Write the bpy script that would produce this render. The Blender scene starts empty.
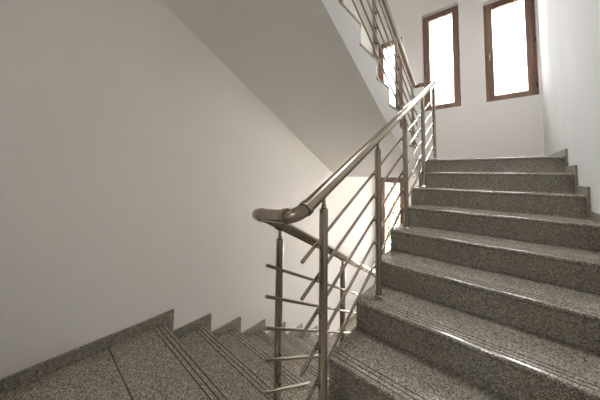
import bpy, bmesh, math, random
from mathutils import Vector, Matrix
random.seed(4)
SC = bpy.context.scene
COL = SC.collection

# ---------------------------------------------------------------- camera
cam_d = bpy.data.cameras.new('camera')
cam = bpy.data.objects.new('camera', cam_d)
COL.objects.link(cam)
SC.camera = cam
cam_d.sensor_width = 36
cam_d.lens = 232.70 / 600 * 36
cam_d.shift_y = -40.0 / 600
cam_d.clip_start = 0.02
yaw, pitch, roll = math.radians(40.526), math.radians(3.456), math.radians(0.703)
F = Vector((-math.sin(yaw) * math.cos(pitch), math.cos(yaw) * math.cos(pitch), math.sin(pitch)))
R = Vector((math.cos(yaw), math.sin(yaw), 0))
U = R.cross(F)
R2 = R * math.cos(roll) + U * math.sin(roll)
U2 = -R * math.sin(roll) + U * math.cos(roll)
cam.matrix_world = Matrix((R2, U2, -F)).transposed().to_4x4()

# ---------------------------------------------------------------- daylight
world = bpy.data.worlds.new('overcast_sky')
SC.world = world
world.use_nodes = True
bgn = world.node_tree.nodes['Background']
bgn.inputs[0].default_value = (.985, 0.99, 1.0, 1)
# overcast sky: brightest overhead, dimmer at the horizon, darker ground light below it
_wt = world.node_tree
_tc = _wt.nodes.new('ShaderNodeTexCoord')
_sx = _wt.nodes.new('ShaderNodeSeparateXYZ')
_mx = _wt.nodes.new('ShaderNodeMath')
_mx.operation = 'MAXIMUM'
_mx.inputs[1].default_value = 0.0
_pw = _wt.nodes.new('ShaderNodeMath')
_pw.operation = 'POWER'
_pw.inputs[1].default_value = 3.5
_ma = _wt.nodes.new('ShaderNodeMath')
_ma.operation = 'MULTIPLY_ADD'
_ma.inputs[1].default_value = 38.0
_ma.inputs[2].default_value = 1.5
_wt.links.new(_tc.outputs['Generated'], _sx.inputs[0])
_wt.links.new(_sx.outputs['Z'], _mx.inputs[0])
_wt.links.new(_mx.outputs[0], _pw.inputs[0])
_wt.links.new(_pw.outputs[0], _ma.inputs[0])
_wt.links.new(_ma.outputs[0], bgn.inputs[1])


def portal(x, y, z, sx, sz, rot=(math.radians(-90), 0, 0)):
    l = bpy.data.lights.new('daylight_portal', 'AREA')
    l.shape = 'RECTANGLE'
    l.size, l.size_y = sx, sz
    l.cycles.is_portal = True
    o = bpy.data.objects.new('daylight_portal', l)
    o.location = (x, y, z)
    o.rotation_euler = rot
    COL.objects.link(o)


def ceiling_glow(x, y, z, size, power, col=(1, .93, .82)):
    l = bpy.data.lights.new('ceiling_lamp_light', 'AREA')
    l.shape = 'DISK'
    l.size = size
    l.energy = power
    l.color = col
    o = bpy.data.objects.new('ceiling_lamp_light', l)
    o.location = (x, y, z)
    COL.objects.link(o)


vs = SC.view_settings
vs.view_transform = 'Standard'
vs.look = 'None'
vs.gamma = 1.0
vs.use_curve_mapping = False
vs.exposure = 2.52
SC.cycles.use_denoising = True
SC.cycles.max_bounces = 16
SC.cycles.diffuse_bounces = 12
SC.cycles.transparent_max_bounces = 16

# ---------------------------------------------------------------- dimensions (metres, eye at the origin)
RISE, RUN = 0.17, 0.3217
ZL = -1.152                    # landing under the camera
XWL, XWR = -2.012, 0.498       # wall faces
XSL, XSR = -1.992, 0.486       # skirting faces
XF = -0.735                    # open side of the rising flight
XD = -0.83                     # open side of the descending flight
XU = -0.815                    # open side of the flight overhead
YA = 1.107                     # first nosing of the rising flight
YD = 0.752                     # first nosing of the descending flight
YU = 3.31                      # first nosing of the flight overhead
YW = 4.72                      # back wall face
YB = -1.6                      # wall behind the camera
ZH = ZL + 8 * RISE             # upper half landing
ZT = ZH + 8 * RISE             # upper landing
ZLO = ZL - 8 * RISE            # lower half landing
ZC = 4.1                       # top ceiling
ZB = -3.87                     # bottom floor
SK = 0.0647

# ---------------------------------------------------------------- materials


def new_mat(name):
    m = bpy.data.materials.new(name)
    m.use_nodes = True
    nt = m.node_tree
    return m, nt, nt.nodes['Principled BSDF']


def node(nt, kind, **kw):
    n = nt.nodes.new(kind)
    for k, v in kw.items():
        setattr(n, k, v)
    return n


def plaster(name, col, bump=0.05, scale=6.0, var=0.03, streak=1.0):
    m, nt, b = new_mat(name)
    tc = node(nt, 'ShaderNodeTexCoord')
    mp = node(nt, 'ShaderNodeMapping')
    mp.inputs['Scale'].default_value = (1, 1, streak)
    nt.links.new(tc.outputs['Object'], mp.inputs[0])
    n1 = node(nt, 'ShaderNodeTexNoise')
    n1.inputs['Scale'].default_value = scale
    n1.inputs['Detail'].default_value = 5
    nt.links.new(mp.outputs[0], n1.inputs['Vector'])
    cr = node(nt, 'ShaderNodeValToRGB')
    cr.color_ramp.elements[0].position = 0.3
    cr.color_ramp.elements[1].position = 0.7
    cr.color_ramp.elements[0].color = (*[c * (1 - var) for c in col], 1)
    cr.color_ramp.elements[1].color = (*[min(1, c * (1 + var)) for c in col], 1)
    nt.links.new(n1.outputs[0], cr.inputs[0])
    nt.links.new(cr.outputs[0], b.inputs['Base Color'])
    n2 = node(nt, 'ShaderNodeTexNoise')
    n2.inputs['Scale'].default_value = 90
    n2.inputs['Detail'].default_value = 4
    nt.links.new(mp.outputs[0], n2.inputs['Vector'])
    bp = node(nt, 'ShaderNodeBump')
    bp.inputs['Strength'].default_value = bump
    bp.inputs['Distance'].default_value = 0.01
    nt.links.new(n2.outputs[0], bp.inputs['Height'])
    nt.links.new(bp.outputs[0], b.inputs['Normal'])
    b.inputs['Roughness'].default_value = 0.75
    return m


def granite(name, gloss=0.25):
    m, nt, b = new_mat(name)
    tc = node(nt, 'ShaderNodeTexCoord')
    v = node(nt, 'ShaderNodeTexVoronoi')
    v.inputs['Scale'].default_value = 300
    nt.links.new(tc.outputs['Object'], v.inputs['Vector'])
    cr = node(nt, 'ShaderNodeValToRGB')
    cr.color_ramp.interpolation = 'CONSTANT'
    e = cr.color_ramp.elements
    e[0].position = 0
    e[0].color = (.075, .063, .048, 1)
    e[1].position = .18
    e[1].color = (.25, .226, .187, 1)
    for p_, c_ in ((.45, (.345, .315, .265)), (.68, (.44, .405, .345)), (.88, (.66, .62, .54))):
        k = e.new(p_)
        k.color = (*c_, 1)
    sep = node(nt, 'ShaderNodeSeparateColor')
    nt.links.new(v.outputs['Color'], sep.inputs[0])
    nt.links.new(sep.outputs[0], cr.inputs[0])
    n = node(nt, 'ShaderNodeTexNoise')
    n.inputs['Scale'].default_value = 60
    n.inputs['Detail'].default_value = 3
    nt.links.new(tc.outputs['Object'], n.inputs['Vector'])
    cr2 = node(nt, 'ShaderNodeValToRGB')
    cr2.color_ramp.elements[0].position = .35
    cr2.color_ramp.elements[1].position = .65
    cr2.color_ramp.elements[0].color = (.78, .77, .76, 1)
    cr2.color_ramp.elements[1].color = (1.1, 1.08, 1.05, 1)
    nt.links.new(n.outputs[0], cr2.inputs[0])
    mx = node(nt, 'ShaderNodeMix', data_type='RGBA', blend_type='MULTIPLY')
    mx.inputs['Factor'].default_value = 1
    nt.links.new(cr.outputs[0], mx.inputs['A'])
    nt.links.new(cr2.outputs[0], mx.inputs['B'])
    nt.links.new(mx.outputs['Result'], b.inputs['Base Color'])
    b.inputs['Roughness'].default_value = gloss
    b.inputs['IOR'].default_value = 1.6
    return m


def simple(name, col, rough=.5, metal=0.0, var=.08, scale=30, stretch=(1, 1, 1), bump=0.0):
    m, nt, b = new_mat(name)
    tc = node(nt, 'ShaderNodeTexCoord')
    mp = node(nt, 'ShaderNodeMapping')
    mp.inputs['Scale'].default_value = stretch
    nt.links.new(tc.outputs['Object'], mp.inputs[0])
    n = node(nt, 'ShaderNodeTexNoise')
    n.inputs['Scale'].default_value = scale
    n.inputs['Detail'].default_value = 4
    nt.links.new(mp.outputs[0], n.inputs['Vector'])
    cr = node(nt, 'ShaderNodeValToRGB')
    cr.color_ramp.elements[0].position = .3
    cr.color_ramp.elements[1].position = .7
    cr.color_ramp.elements[0].color = (*[c * (1 - var) for c in col], 1)
    cr.color_ramp.elements[1].color = (*[min(1, c * (1 + var)) for c in col], 1)
    nt.links.new(n.outputs[0], cr.inputs[0])
    nt.links.new(cr.outputs[0], b.inputs['Base Color'])
    b.inputs['Roughness'].default_value = rough
    b.inputs['Metallic'].default_value = metal
    if bump:
        bp = node(nt, 'ShaderNodeBump')
        bp.inputs['Strength'].default_value = bump
        nt.links.new(n.outputs[0], bp.inputs['Height'])
        nt.links.new(bp.outputs[0], b.inputs['Normal'])
    return m


M_WALL = plaster('painted_plaster', (.86, .842, .822), var=.008)
M_RIGHT = plaster('brushed_plaster', (.755, .77, .775), bump=.12, scale=3.5, var=.035, streak=.35)
M_CEIL = plaster('ceiling_plaster', (.82, .803, .784), var=.008)
M_STONE = granite('speckled_granite', .13)
M_RISER = granite('speckled_granite_riser', .3)
M_SAWN = granite('sawn_granite_edge', .75)
M_GROOVE = simple('dark_groove', (.02, .016, .012), .8)
M_STEEL = simple('brushed_steel', (.43, .37, .30), .2, 1.0, .06, 40, (1, 1, .2))
M_POLISH = simple('polished_steel', (.72, .68, .62), .16, 1.0, .04)
M_RUBBER = simple('black_rubber', (.02, .018, .016), .7)
M_WOOD = simple('mahogany_stained_wood', (.26, .155, .115), .4, 0, .25, 18, (1, 1, .08), .03)
M_BARK = simple('tree_bark', (.20, .16, .12), .9, 0, .3, 12)
M_LEAF = simple('pale_leaf', (.155, .14, .10), .8, 0, .7, 9)
M_EARTH = simple('dry_ground', (.54, .505, .44), .9, 0, .2, 1)

M_GLASS = bpy.data.materials.new('window_glass')
M_GLASS.use_nodes = True
_nt = M_GLASS.node_tree
_nt.nodes.clear()
_o = node(_nt, 'ShaderNodeOutputMaterial')
_t = node(_nt, 'ShaderNodeBsdfTransparent')
_g = node(_nt, 'ShaderNodeBsdfGlossy')
_g.inputs['Roughness'].default_value = .02
_f = node(_nt, 'ShaderNodeFresnel')
_f.inputs[0].default_value = 1.25
_m = node(_nt, 'ShaderNodeMixShader')
_t.inputs[0].default_value = (.72, .72, .72, 1)
_nt.links.new(_f.outputs[0], _m.inputs[0])
_nt.links.new(_t.outputs[0], _m.inputs[1])
_nt.links.new(_g.outputs[0], _m.inputs[2])
_nt.links.new(_m.outputs[0], _o.inputs[0])

# ---------------------------------------------------------------- mesh helpers


def link(name, bm, mats, parent=None, smooth=False):
    bmesh.ops.recalc_face_normals(bm, faces=bm.faces)
    me = bpy.data.meshes.new(name)
    bm.to_mesh(me)
    bm.free()
    for m in (mats if isinstance(mats, (list, tuple)) else [mats]):
        me.materials.append(m)
    if smooth:
        for p in me.polygons:
            p.use_smooth = True
        me.set_sharp_from_angle(angle=math.radians(40))
    o = bpy.data.objects.new(name, me)
    COL.objects.link(o)
    if parent:
        o.parent = parent
        o.location = -place_of(parent)
    return o


def place_of(o):
    v = Vector(o.location)
    while o.parent:
        o = o.parent
        v += Vector(o.location)
    return v


def thing(name, loc, label, cat, group=None):
    o = bpy.data.objects.new(name, None)
    o.empty_display_size = .1
    o.location = loc
    COL.objects.link(o)
    o['label'] = label
    o['category'] = cat
    if group:
        o['group'] = group
    return o


def struct(o, label=None):
    o['kind'] = 'structure'
    if label:
        o['label'] = label
    return o


def add_box(bm, x0, x1, y0, y1, z0, z1):
    vs_ = [bm.verts.new((x, y, z)) for x in (x0, x1) for y in (y0, y1) for z in (z0, z1)]
    for f in ((0, 1, 3, 2), (4, 6, 7, 5), (0, 4, 5, 1), (2, 3, 7, 6), (0, 2, 6, 4), (1, 5, 7, 3)):
        bm.faces.new([vs_[i] for i in f])


def box(*a):
    bm = bmesh.new()
    add_box(bm, *a)
    return bm


def add_prism(bm, prof, x0, x1, dark=(), ends=0):
    """extrude a (y, z) outline along x; dark = outline edges given material slot 1"""
    a = [bm.verts.new((x0, y, z)) for y, z in prof]
    b = [bm.verts.new((x1, y, z)) for y, z in prof]
    n = len(prof)
    for i in range(n):
        f = bm.faces.new((a[i], a[(i + 1) % n], b[(i + 1) % n], b[i]))
        if i in dark:
            f.material_index = 1
    for f in (bm.faces.new(a), bm.faces.new(list(reversed(b)))):
        f.material_index = ends


def add_cyl(bm, p0, p1, r0, r1=None, seg=20, bevel=0.0):
    r1 = r0 if r1 is None else r1
    p0, p1 = Vector(p0), Vector(p1)
    d = (p1 - p0)
    L = d.length
    d.normalize()
    u = d.orthogonal().normalized()
    w = d.cross(u)
    rings = [(0, r0), (L, r1)]
    if bevel:
        rings = [(0, r0 - bevel), (bevel, r0), (L - bevel, r1), (L, r1 - bevel)]
    rr = []
    for t, r in rings:
        rr.append([bm.verts.new(p0 + d * t + (u * math.cos(2 * math.pi * k / seg) + w * math.sin(2 * math.pi * k / seg)) * r) for k in range(seg)])
    for a, b in zip(rr, rr[1:]):
        for k in range(seg):
            bm.faces.new((a[k], a[(k + 1) % seg], b[(k + 1) % seg], b[k]))
    bm.faces.new(list(reversed(rr[0])))
    bm.faces.new(rr[-1])


def fillet(pts, rad, n=8):
    out = [Vector(pts[0])]
    for i in range(1, len(pts) - 1):
        p, a, b = Vector(pts[i]), Vector(pts[i - 1]), Vector(pts[i + 1])
        u, v = (a - p).normalized(), (b - p).normalized()
        rd = rad[i - 1] if isinstance(rad, (list, tuple)) else rad
        ang = u.angle(v)
        t = min(rd / math.tan(ang / 2), (a - p).length * .48, (b - p).length * .48)
        r = t * math.tan(ang / 2)
        c = p + (u + v).normalized() * (r / math.sin(ang / 2))
        s, e = p + u * t - c, p + v * t - c
        ax, tot = s.cross(e).normalized(), s.angle(e)
        for k in range(n + 1):
            out.append(c + Matrix.Rotation(tot * k / n, 3, ax) @ s)
    out.append(Vector(pts[-1]))
    return out


def add_tube(bm, pts, r, seg=24):
    pts = [Vector(p) for p in pts]
    t0 = (pts[1] - pts[0]).normalized()
    u = t0.orthogonal().normalized()
    rings = []
    for i, p in enumerate(pts):
        if i == 0:
            t = t0
        elif i == len(pts) - 1:
            t = (pts[i] - pts[i - 1]).normalized()
        else:
            t = ((pts[i] - pts[i - 1]).normalized() + (pts[i + 1] - pts[i]).normalized()).normalized()
        u = (u - t * u.dot(t)).normalized()
        w = t.cross(u)
        rings.append([bm.verts.new(p + (u * math.cos(2 * math.pi * k / seg) + w * math.sin(2 * math.pi * k / seg)) * r) for k in range(seg)])
    for a, b in zip(rings, rings[1:]):
        for k in range(seg):
            bm.faces.new((a[k], a[(k + 1) % seg], b[(k + 1) % seg], b[k]))
    bm.faces.new(list(reversed(rings[0])))
    bm.faces.new(rings[-1])


# ---------------------------------------------------------------- room shell
# windows of the back wall: (x0, x1, z0, z1) of the wooden frame
S = 4.82 / 3.5965
WINS = [(-1.4272 * S, -1.0617 * S, .925, 2.1017 * S),
        (-.7731 * S, -.346 * S, .9039 * S, 2.2671 * S),
        (-.0893 * S, .359 * S, .9039 * S, 2.1237 * S),
        (-1.4272 * S, -1.0617 * S, -1.80, -.0349 * S),
        (-.78 * S, -.22 * S, -2.3, -.0349 * S),  # added window, hidden by the rising flight, brightens the lower well
        (-.09 * S, .359 * S, -2.3, -.0349 * S)]  # second hidden window added to light the lower well
K = 4.72 / 4.82
WINS = [(a, b * K if b < 0 else b, c * K if c > 0 else c, d * K if d < 0 else d) for a, b, c, d in WINS]
OPEN = list(WINS)


FRONT = (-.6, .1, .38, .92)  # small unseen window added behind the camera for fill light


def wall_with_holes(name, mat, x0, x1, z0, z1, y0, y1, holes):
    xs = sorted({x0, x1, *[h[0] for h in holes], *[h[1] for h in holes]})
    zs = sorted({z0, z1, *[h[2] for h in holes], *[h[3] for h in holes]})
    inside = lambda x, z: any(h[0] < x < h[1] and h[2] < z < h[3] for h in holes)
    solid = {}
    for i in range(len(xs) - 1):
        for j in range(len(zs) - 1):
            solid[i, j] = not inside((xs[i] + xs[i + 1]) / 2, (zs[j] + zs[j + 1]) / 2)
    bm = bmesh.new()
    vc = {}

    def V(i, y, j):
        k = (i, y, j)
        if k not in vc:
            vc[k] = bm.verts.new((xs[i], y, zs[j]))
        return vc[k]
    for (i, j), s in solid.items():
        if not s:
            continue
        bm.faces.new((V(i, y0, j), V(i + 1, y0, j), V(i + 1, y0, j + 1), V(i, y0, j + 1)))
        bm.faces.new((V(i, y1, j), V(i, y1, j + 1), V(i + 1, y1, j + 1), V(i + 1, y1, j)))
        for (di, dj, e) in ((-1, 0, ((i, j), (i, j + 1))), (1, 0, ((i + 1, j), (i + 1, j + 1))),
                            (0, -1, ((i, j), (i + 1, j))), (0, 1, ((i, j + 1), (i + 1, j + 1)))):
            if not solid.get((i + di, j + dj), False):
                (a, b), (c, d) = e
                bm.faces.new((V(a, y0, b), V(c, y0, d), V(c, y1, d), V(a, y1, b)))
    return struct(link(name, bm, mat))


T = .2
wall_with_holes('wall_back', M_WALL, XWL - T, XWR + T, ZB - T, ZC + T, YW, YW + .30, OPEN)
struct(link('wall_left', box(XWL - T, XWL, YB - T, YW, ZB - T, ZC + T), M_WALL))
struct(link('wall_right', box(XWR, XWR + T, YB - T, YW, ZB - T, ZC + T), M_RIGHT))
wall_with_holes('wall_front', M_WALL, XWL, XWR, ZB - T, ZC + T, YB - T, YB, [FRONT])
KX0, KX1, KY0, KY1 = -.67, -.05, 2.28, 2.87     # unseen roof light, added to brighten the stairwell
bm = bmesh.new()
add_box(bm, XWL, XWR, YB, KY0, ZC, ZC + T)
add_box(bm, XWL, XWR, KY1, YW, ZC, ZC + T)
add_box(bm, XWL, KX0, KY0, KY1, ZC, ZC + T)
add_box(bm, KX1, XWR, KY0, KY1, ZC, ZC + T)
struct(link('ceiling', bm, M_CEIL))
struct(link('floor', box(XWL, XWR, YB, YW, ZB - T, ZB), M_STONE), 'grey granite floor at the foot of the stairwell')

GROOVES = (.029, .056, .083)


def tread_profile(y0, y1, z, sgn=1, th=.03, grooves=True):
    """outline of a stone slab whose rounded nosing is at y0; sgn = direction towards the back of the tread"""
    r = .013
    pr = [(y0 + sgn * r * (1 - math.cos(a)), z - r + r * math.sin(a)) for a in [math.radians(d) for d in (0, 18, 36, 54, 72, 90)]]
    dark = []
    if grooves:
        for g in GROOVES:
            c = y0 + sgn * g
            h, d = .0024, .0035
            n = len(pr)
            pr += [(c - sgn * h, z), (c - sgn * h, z - d), (c + sgn * h, z - d), (c + sgn * h, z)]
            dark += [n, n + 1, n + 2]
    pr += [(y1, z), (y1, z - th), (y0 + sgn * r, z - th)]
    pr += [(y0 + sgn * r * (1 - math.cos(a)), z - th + r - r * math.sin(a)) for a in [math.radians(d) for d in (60, 30)]]
    pr += [(y0, z - th + r)]
    return pr, dark


def slab(name, x0, x1, y0, y1, z, parent, sgn=1, grooves=True):
    bm = bmesh.new()
    pr, dk = tread_profile(y0, y1, z, sgn, grooves=grooves)
    add_prism(bm, pr, x0, x1, dk, 2)
    return link(name, bm, [M_STONE, M_GROOVE, M_SAWN], parent, True)


def skirting(name, x0, x1, pts, parent):
    """pts: stepped centre outline (y, z) going up; band of width SK above and in front of it"""
    bm = bmesh.new()
    add_prism(bm, pts, x0, x1)
    return link(name, bm, M_RISER, parent)


# ---- landing the camera stands on: slabs with a fine joint, concrete below
JY = .409
FL = struct(link('floor.001', box(XWL, XWR, YB, YD - .036, ZL - .24, ZL - .03), M_CEIL), 'speckled grey granite landing in the foreground')
for (a, b) in ((YB, -.8), (-.797, -.2), (-.197, JY - .003)):
    link('floor_slab', box(XSL - .02, XSR + .012, a, b, ZL - .03, ZL), M_STONE, FL)
link('floor_slab', box(XD, XSR + .012, JY + .003, YA + .015, ZL - .03, ZL), M_STONE, FL)
link('landing_edge', box(XD, XWR, YD - .036, YA + .035, ZL - .24, ZL - .03), M_CEIL, FL)
link('joint_filler', box(XSL - .02, XSR + .012, -.81, JY + .01, ZL - .029, ZL - .004), M_GROOVE, FL)
nb = slab('nosing_slab', XSL - .02, XD, YD, JY + .003, ZL, FL, sgn=-1)
bm = box(XWL, XSL, YB, JY - .001, ZL, ZL + SK)
add_box(bm, XWL, XSL, JY + .001, YD + .02, ZL, ZL + SK)
bb = struct(link('baseboard_left', bm, M_RISER), 'granite skirting along the left wall of the landing')
struct(link('baseboard_right', box(XSR, XWR, YB, YA - SK, ZL, ZL + SK), M_RISER))
struct(link('baseboard_front', box(XSL, XSR, YB, YB + .02, ZL, ZL + SK), M_RISER))

# ---- rising flight on the right
up = thing('stair_flight', (-.1, YA, ZL), 'grey granite stair flight rising along the bright right wall to the windows', 'stairs')


for i in range(8):
    y, z = YA + i * RUN, ZL + (i + 1) * RISE
    yend = y + RUN + .02 if i < 7 else YA + 7 * RUN + .40
    slab('tread', XF, XSR, y, yend, z, up)
    link('riser', box(XF + .001, XSR, y + .015, y + .035, z - RISE, z - .03), M_RISER, up)
bm = bmesh.new()
prof = [(YA + .035, ZL - .03)]
for i in range(8):
    y = YA + i * RUN + .035
    if i:
        prof.append((y, ZL + i * RISE - .03))
    prof.append((y, ZL + (i + 1) * RISE - .03))
prof += [(YA + 7 * RUN + .40, ZH - .03), (YA + 7 * RUN + .40, ZH - .24)]
prof += [(YA + .035 + .02 * RUN / RISE, ZL - .24), (YA + .035, ZL - .24)]
add_prism(bm, prof, XF + .004, XWR - .001)
link('stair_body', bm, M_CEIL, up)
sk = [(YA - SK, ZL)]
for i in range(8):
    y, z = YA + i * RUN, ZL + (i + 1) * RISE
    sk += [(y - SK, z + SK)]
    if i < 7:
        sk += [(y + RUN - SK, z + SK)]
sk += [(YW - .02, ZH + SK), (YW - .02, ZH - .01)]
for i in reversed(range(8)):
    y, z = YA + i * RUN, ZL + (i + 1) * RISE
    sk += [(y + .03, z - .01), (y + .03, z - RISE - (.01 if i else -.0))]
skirting('wall_skirting', XSR, XWR, sk, up)

# ---- half landing above
hl = struct(link('floor.002', box(XWL, XWR, YA + 7 * RUN + .40, YW, ZH - .24, ZH - .03), M_CEIL), 'upper half landing below the three windows')
link('floor_slab', box(XSL - .02, XSR + .012, YA + 7 * RUN + .403, YW, ZH - .03, ZH), M_STONE, hl)
struct(link('baseboard_back', box(XWL, XSR, YW - .02, YW, ZH, ZH + SK), M_RISER))

# ---- flight overhead, coming back towards the viewer
ov = thing('stair_flight', (-1.4, YU, ZH), 'white plastered stair flight overhead with a smooth sloping soffit', 'stairs')
for i in range(8):
    y, z = YU - i * RUN, ZH + (i + 1) * RISE
    yend = y - RUN - .02 if i < 7 else y - .7
    slab('tread', XWL + .001, XU, y, yend, z, ov, sgn=-1)
    link('riser', box(XWL + .001, XU - .001, y - .035, y - .015, z - RISE, z - .03), M_RISER, ov)
bm = bmesh.new()
ybk = YA + 7 * RUN + .40
prof = [(ybk, ZH - .03), (YU - .035, ZH - .03)]
for i in range(8):
    y = YU - i * RUN - .035
    if i:
        prof.append((y, ZH + i * RISE - .03))
    prof.append((y, ZH + (i + 1) * RISE - .03))
yl = YU - 7 * RUN - .7
prof += [(yl, ZT - .03), (yl, ZT - .22)]
# soffit: flat to y=.66, then sloping down to y=3.27, flat again
ysl = 3.265
prof += [(ysl - 8 * RUN - .02 * RUN / RISE, ZT - .22), (ysl, ZH - .24), (ybk, ZH - .24)]
add_prism(bm, prof, XWL + .001, XU + .001)
link('stair_body', bm, M_CEIL, ov)
link('landing_strip', box(XWL + .001, XF + .003, YU - .015, ybk + .002, ZH - .03, ZH), M_STONE, ov)
link('landing_fill', box(XU + .001, XF + .003, YA + 7 * RUN + .05, ybk, ZH - .24, ZH - .03), M_CEIL, ov)

# ---- upper landing (ceiling over the camera)
ul = struct(link('floor.003', box(XWL, XWR, YB, yl, ZT - .22, ZT - .03), M_CEIL), 'upper floor landing over the camera')
link('floor_slab', box(XWL, XWR, YB, yl - .003, ZT - .03, ZT), M_STONE, ul)

# ---- descending flight on the left
dn = thing('stair_flight', (-1.4, YD, ZL), 'granite stair flight descending along the left wall behind the near railing', 'stairs')
for i in range(1, 8):
    y0, y1, z = YD + (i - 1) * RUN, YD + i * RUN, ZL - i * RISE
    slab('tread', XSL - .02, XD, y1, y0 - .017, z, dn, sgn=-1)
for i in range(8):
    y, z = YD + i * RUN, ZL - i * RISE
    link('riser', box(XSL - .02, XD - .001, y - .035, y - .015, z - RISE, z - .03), M_RISER, dn)
bm = bmesh.new()
prof = [(YD - .035, ZL - .41)]
prof += [(YD - .035, ZL - RISE - .03)]
for i in range(1, 8):
    y1, z = YD + i * RUN, ZL - i * RISE
    prof += [(y1 - .035, z - .03), (y1 - .035, z - RISE - .03)]
prof += [(YD + 7 * RUN + .3, ZLO - .03), (YD + 7 * RUN + .3, ZLO - .24), (YD + 7 * RUN, ZLO - .24)]
add_prism(bm, prof, XWL + .001, XD - .004)
link('stair_body', bm, M_CEIL, dn)
sk = [(YD + .02, ZL + SK - .0005)]
sk = [(YD + SK, ZL + SK)]
for i in range(1, 8):
    y1, z = YD + i * RUN, ZL - i * RISE
    sk += [(YD + (i - 1) * RUN + SK, z + SK), (y1 + SK, z + SK)]
sk += [(YD + 7 * RUN + SK, ZLO + SK), (YW - .02, ZLO + SK), (YW - .02, ZLO)]
for i in reversed(range(8)):
    y1, z = YD + i * RUN, ZL - i * RISE
    sk += [(y1 - .03, z - RISE), (y1 - .03, z - .01)] if i else [(y1 + .02, z - RISE - .01), (y1 + .02, ZL + SK)]
skirting('wall_skirting', XWL, XSL, sk, dn)
lh = struct(link('floor.004', box(XWL, XWR, YD + 7 * RUN + .3, YW, ZLO - .24, ZLO - .03), M_CEIL), 'lower half landing')
link('floor_slab', box(XWL + .001, XWR, YD + 7 * RUN - .015, YW, ZLO - .03, ZLO), M_STONE, lh)

# ---------------------------------------------------------------- windows


def window(name, x0, x1, z0, z1, hinge_right=True, detail=True):
    y0, y1 = 4.82, 4.885
    fr = .045
    e = .0005
    bm = bmesh.new()
    xa, xb, za, zb = x0 + e, x1 - e, z0 + e, z1 - e
    add_box(bm, xa, xa + fr, y0, y1, za, zb)
    add_box(bm, xb - fr, xb, y0, y1, za, zb)
    add_box(bm, xa + fr, xb - fr, y0, y1, za, za + fr)
    add_box(bm, xa + fr, xb - fr, y0, y1, zb - fr, zb)
    w = struct(link(name, bm, M_WOOD))
    s = .074
    bm = bmesh.new()
    g = .0015
    xa, xb, za, zb = x0 + fr + g - .012, x1 - fr - g + .012, z0 + fr + g - .012, z1 - fr - g + .012
    yy0, yy1 = y0 - .014, y0 + .05
    # mitred sash with a chamfered inner edge
    c = .008
    ring = []
    for (ix, inset, yy) in ((0, 0, yy0 + .003), (1, .003, yy0), (2, s - c, yy0), (3, s, yy0 + c), (4, s, yy1)):
        ring.append([bm.verts.new(v) for v in ((xa + inset, yy, za + inset), (xb - inset, yy, za + inset), (xb - inset, yy, zb - inset), (xa + inset, yy, zb - inset))])
    ring.append([bm.verts.new(v) for v in ((xa, yy1, za), (xb, yy1, za), (xb, yy1, zb), (xa, yy1, zb))])
    for a, b in zip(ring, ring[1:] + ring[:1]):
        for k in range(4):
            bm.faces.new((a[k], a[(k + 1) % 4], b[(k + 1) % 4], b[k]))
    sash = link('window_sash', bm, M_WOOD, w)
    link('window_pane', box(xa + s - .006, xb - s + .006, y0 + .012, y0 + .022, za + s - .006, zb - s + .006), M_GLASS, w)
    hx = x0 + .06 if hinge_right else x1 - .06
    zc = z0 + (z1 - z0) * .47
    bm = bmesh.new()
    add_box(bm, hx - .011, hx + .011, yy0 - .006, yy0, zc - .03, zc + .03)
    add_cyl(bm, (hx, yy0 - .006, zc), (hx, yy0 - .035, zc), .007, seg=12)
    add_box(bm, hx - .008, hx + .008, yy0 - .045, yy0 - .033, zc - .10, zc + .01)
    link('window_handle', bm, M_POLISH, w)
    kx = x1 - .012 if hinge_right else x0 + .012
    for f_ in (.1, .52, .9):
        bm = bmesh.new()
        zz = z0 + (z1 - z0) * f_
        add_cyl(bm, (kx, yy0 + .004, zz - .035), (kx, yy0 + .004, zz + .035), .0075, seg=12)
        link('window_hinge', bm, M_RUBBER, w)
    return w


labels = ['narrow wooden window glimpsed behind the flight overhead', 'tall narrow wooden window, middle of the upper three',
          'wooden window in the corner by the right wall', 'wooden window at the lower level behind the railing',
          'unseen lower window added for light under the half landing', 'unseen lower window added for light in the corner under the half landing']
for i, wv in enumerate(WINS):
    w = window('window_%d' % (i + 1), *wv)
    w['label'] = labels[i]
    portal((wv[0] + wv[1]) / 2, 4.99, (wv[2] + wv[3]) / 2, wv[1] - wv[0], wv[3] - wv[2])

# unseen window added behind the camera to brighten the landing
bm = bmesh.new()
a, b, c, d = FRONT
for q in ((a, a + .06, c, d), (b - .06, b, c, d), (a + .06, b - .06, c, c + .06), (a + .06, b - .06, d - .06, d)):
    add_box(bm, q[0], q[1], YB - .14, YB - .08, q[2], q[3])
wf = struct(link('window_7', bm, M_WOOD), 'unseen window added behind the camera for fill light')
link('window_pane', box(a + .055, b - .055, YB - .115, YB - .105, c + .055, d - .055), M_GLASS, wf)
portal((a + b) / 2, YB - .19, (c + d) / 2, b - a, d - c, (math.radians(90), 0, 0))

bm = bmesh.new()  # frame of the added roof light, out of view
for q in ((KX0, KX0 + .05, KY0, KY1), (KX1 - .05, KX1, KY0, KY1), (KX0 + .05, KX1 - .05, KY0, KY0 + .05), (KX0 + .05, KX1 - .05, KY1 - .05, KY1)):
    add_box(bm, q[0], q[1], q[2], q[3], ZC + .10, ZC + .16)
wk = struct(link('window_8', bm, M_WOOD), 'unseen roof light added to brighten the stairwell')
link('window_pane', box(KX0 + .045, KX1 - .045, KY0 + .045, KY1 - .045, ZC + .125, ZC + .135), M_GLASS, wk)
portal((KX0 + KX1) / 2, (KY0 + KY1) / 2, ZC + .19, KX1 - KX0, KY1 - KY0, (0, 0, 0))

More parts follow.
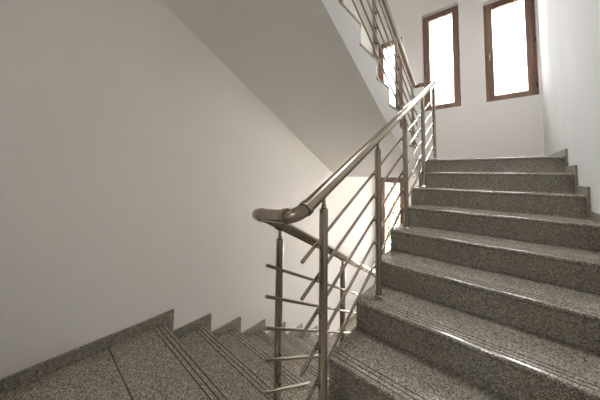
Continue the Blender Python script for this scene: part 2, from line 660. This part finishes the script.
# ---------------------------------------------------------------- railings
RX, DX, OX = -.633, -.945, -.89
UPZ = lambda y: .257 + .515 * (y - 1.568)
DNZ = lambda y: -.283 - .512 * (y - .94)
OVZ = lambda y: 1.616 + .535 * (2.893 - y)
RR = .0298


def rail_mesh(bm, pts, rad=.055):
    add_tube(bm, fillet(pts, rad, 10), RR, 28)


def collar(rail, p, d):
    p, d = Vector(p), Vector(d).normalized()
    bm = bmesh.new()
    add_cyl(bm, p - d * .011, p + d * .011, RR + .0042, seg=28, bevel=.002)
    link('rail_collar', bm, M_STEEL, rail, True)
    bm = bmesh.new()
    add_cyl(bm, p - d * .0145, p - d * .011, RR + .0014, seg=28)
    link('rail_seal', bm, M_RUBBER, rail, True)


def post(root, x, y, zbase, zrail, slope, rods, side):
    """steel post with a pin under the handrail, a base flange and rod holders"""
    bm = bmesh.new()
    zt = zrail - .081
    add_cyl(bm, (x, y, zbase), (x, y, zt), .0205, seg=28, bevel=.002)
    p = link('post', bm, M_STEEL, root, True)
    bm = bmesh.new()
    add_cyl(bm, (x, y, zbase), (x, y, zbase + .021), .0295, seg=28, bevel=.007)
    link('base_flange', bm, M_POLISH, p, True)
    bm = bmesh.new()
    zu = zrail - RR * 1.05
    add_cyl(bm, (x, y, zt), (x, y, zt + .016), .0125, seg=16, bevel=.002)
    add_cyl(bm, (x, y, zt + .013), (x, y, zu + .004), .0095, seg=14)
    d = Vector((0, 1, slope)).normalized()
    c = Vector((x, y, zu + .001))
    nrm = Vector((0, -slope, 1)).normalized()
    c = Vector((x, y, zrail)) - nrm * (RR + .0012)
    a = [c - d * .024, c + d * .024]
    add_cyl(bm, a[0], a[1], .0035, seg=8)
    add_cyl(bm, a[0] + Vector((.006, 0, .0015)), a[1] + Vector((.006, 0, .0015)), .0035, seg=8)
    add_cyl(bm, a[0] - Vector((.006, 0, -.0015)), a[1] - Vector((.006, 0, -.0015)), .0035, seg=8)
    link('rail_bracket', bm, M_STEEL, p, True)
    for z in rods:
        bm = bmesh.new()
        add_cyl(bm, (x + side * .0195, y, z), (x + side * .029, y, z), .0085, seg=14, bevel=.001)
        link('rod_holder', bm, M_STEEL, p, True)
    return p


def rod(root, x, y0, z0, y1, z1):
    bm = bmesh.new()
    a, b = Vector((x, y0, z0)), Vector((x, y1, z1))
    add_cyl(bm, a, b, .0082, seg=16, bevel=.0012)
    return link('rod', bm, M_STEEL, root, True)


OFF = [.25 + .157 * k for k in range(5)]
# railing of the rising flight, with both cross pieces welded to its handrail
r1 = thing('stair_railing', (RX, .94, ZL), 'brushed steel railing on the granite steps rising to the right', 'railing')
bm = bmesh.new()
ys, ye = .722, 3.52
start = Vector((DX, .775, DNZ(.775)))
rail_mesh(bm, [(DX, .84, DNZ(.84)), (DX - .008, .770, -.206), (RX, ys, UPZ(ys)), (RX, ye, UPZ(ye)), (OX, ye + .005, UPZ(ye) + .005), (OX, ye - .07, OVZ(ye - .07))], (.045, .066, .045, .045))
h1 = link('handrail', bm, M_STEEL, r1, True)
collar(h1, (DX + .047, .7636, -.2031), (1, -.13, .06))
collar(h1, (RX - .067, ys + .0095, UPZ(ys) - .0015), (1, -.13, .06))
collar(h1, (RX, ys + .062, UPZ(ys) + .062 * .515), (0, 1, .515))
for y in (.917, 1.566, 2.188, 2.855, 3.46):
    i = math.floor((y - YA) / RUN)
    post(r1, RX, y, ZL + (i + 1) * RISE, UPZ(y), .515, [UPZ(y) - o for o in OFF], -1)
for o in OFF:
    rod(r1, RX - .036, .803, UPZ(.803) - o, 3.53, UPZ(3.53) - o)

# railing of the descending flight
r2 = thing('stair_railing', (DX, .94, ZL - RISE), 'brushed steel railing descending behind the near one beside the left steps', 'railing')
bm = bmesh.new()
add_tube(bm, [(DX, .842, DNZ(.842)), (DX, 3.55, DNZ(3.55))], RR, 28)
h2 = link('handrail', bm, M_STEEL, r2, True)
OFD = [.245 + .153 * k for k in range(5)]
for y in (.94, 1.63, 2.27, 2.92, 3.5):
    i = min(8, math.floor((y - YD) / RUN) + 1)
    post(r2, DX, y, ZL - i * RISE, DNZ(y), -.512, [DNZ(y) - o for o in OFD], 1)
for o in OFD:
    rod(r2, DX + .036, .812, DNZ(.812) - o, 3.58, DNZ(3.58) - o)

# railing of the flight overhead
r3 = thing('stair_railing', (OX, 3.44, ZH), 'steel railing on the flight overhead in front of the leftmost upper window', 'railing')
bm = bmesh.new()
rail_mesh(bm, [(OX, 3.45, OVZ(3.45)), (OX, .92, OVZ(.92)), (OX, .5, OVZ(.92) + .02)])
h3 = link('handrail', bm, M_STEEL, r3, True)
OFU = [.27 + .155 * k for k in range(5)]
for y in (3.44, 2.79, 2.145, 1.5, .90):
    i = max(0, min(8, math.floor((YU - y) / RUN) + 1))
    post(r3, OX, y, ZH + i * RISE, OVZ(y), -.535, [OVZ(y) - o for o in OFU], 1)
for o in OFU:
    rod(r3, OX + .036, 3.53, OVZ(3.53) - o, .86, OVZ(.86) - o)

# ---------------------------------------------------------------- outside
g = link('garden_ground', box(-12, 12, 5.1, 20, -4.3, -4.1), M_EARTH)
struct(g, 'pale ground outside the windows')
tr = thing('garden_tree', (-3.4, 8.4, -4.1), 'pale sunlit leafy tree outside the lower window', 'tree')
bm = bmesh.new()
add_cyl(bm, (-3.4, 8.4, -4.1), (-3.35, 8.45, -2.2), .14, .09, seg=12)
for k in range(9):
    a = k * 2.4
    z0 = -2.5 + .06 * k
    add_cyl(bm, (-3.36, 8.43, z0 - .2), (-3.36 + math.cos(a) * 1.0, 8.43 + math.sin(a) * .8, z0 + .5 + .12 * k), .05, .012, seg=8)
link('trunk', bm, M_BARK, tr)
bm = bmesh.new()
for k in range(5200):
    while True:
        p = Vector((random.uniform(-1, 1), random.uniform(-1, 1), random.uniform(-1, 1)))
        if .25 < p.length < 1:
            break
    c = Vector((-3.36 + p.x * 2.0, 8.43 + p.y * 1.1, -1.35 + p.z * 1.6))
    q = Matrix.Rotation(random.uniform(0, 6.28), 3, Vector((random.random() - .5, random.random() - .5, random.random() - .5)).normalized())
    s = random.uniform(.05, .09)
    vs_ = [bm.verts.new(c + q @ Vector(v) * s) for v in ((-1, 0, 0), (-.3, .45, .08), (.5, .35, .05), (1, 0, -.1), (.5, -.35, .05), (-.3, -.45, .08))]
    bm.faces.new(vs_)
link('foliage', bm, M_LEAF, tr)
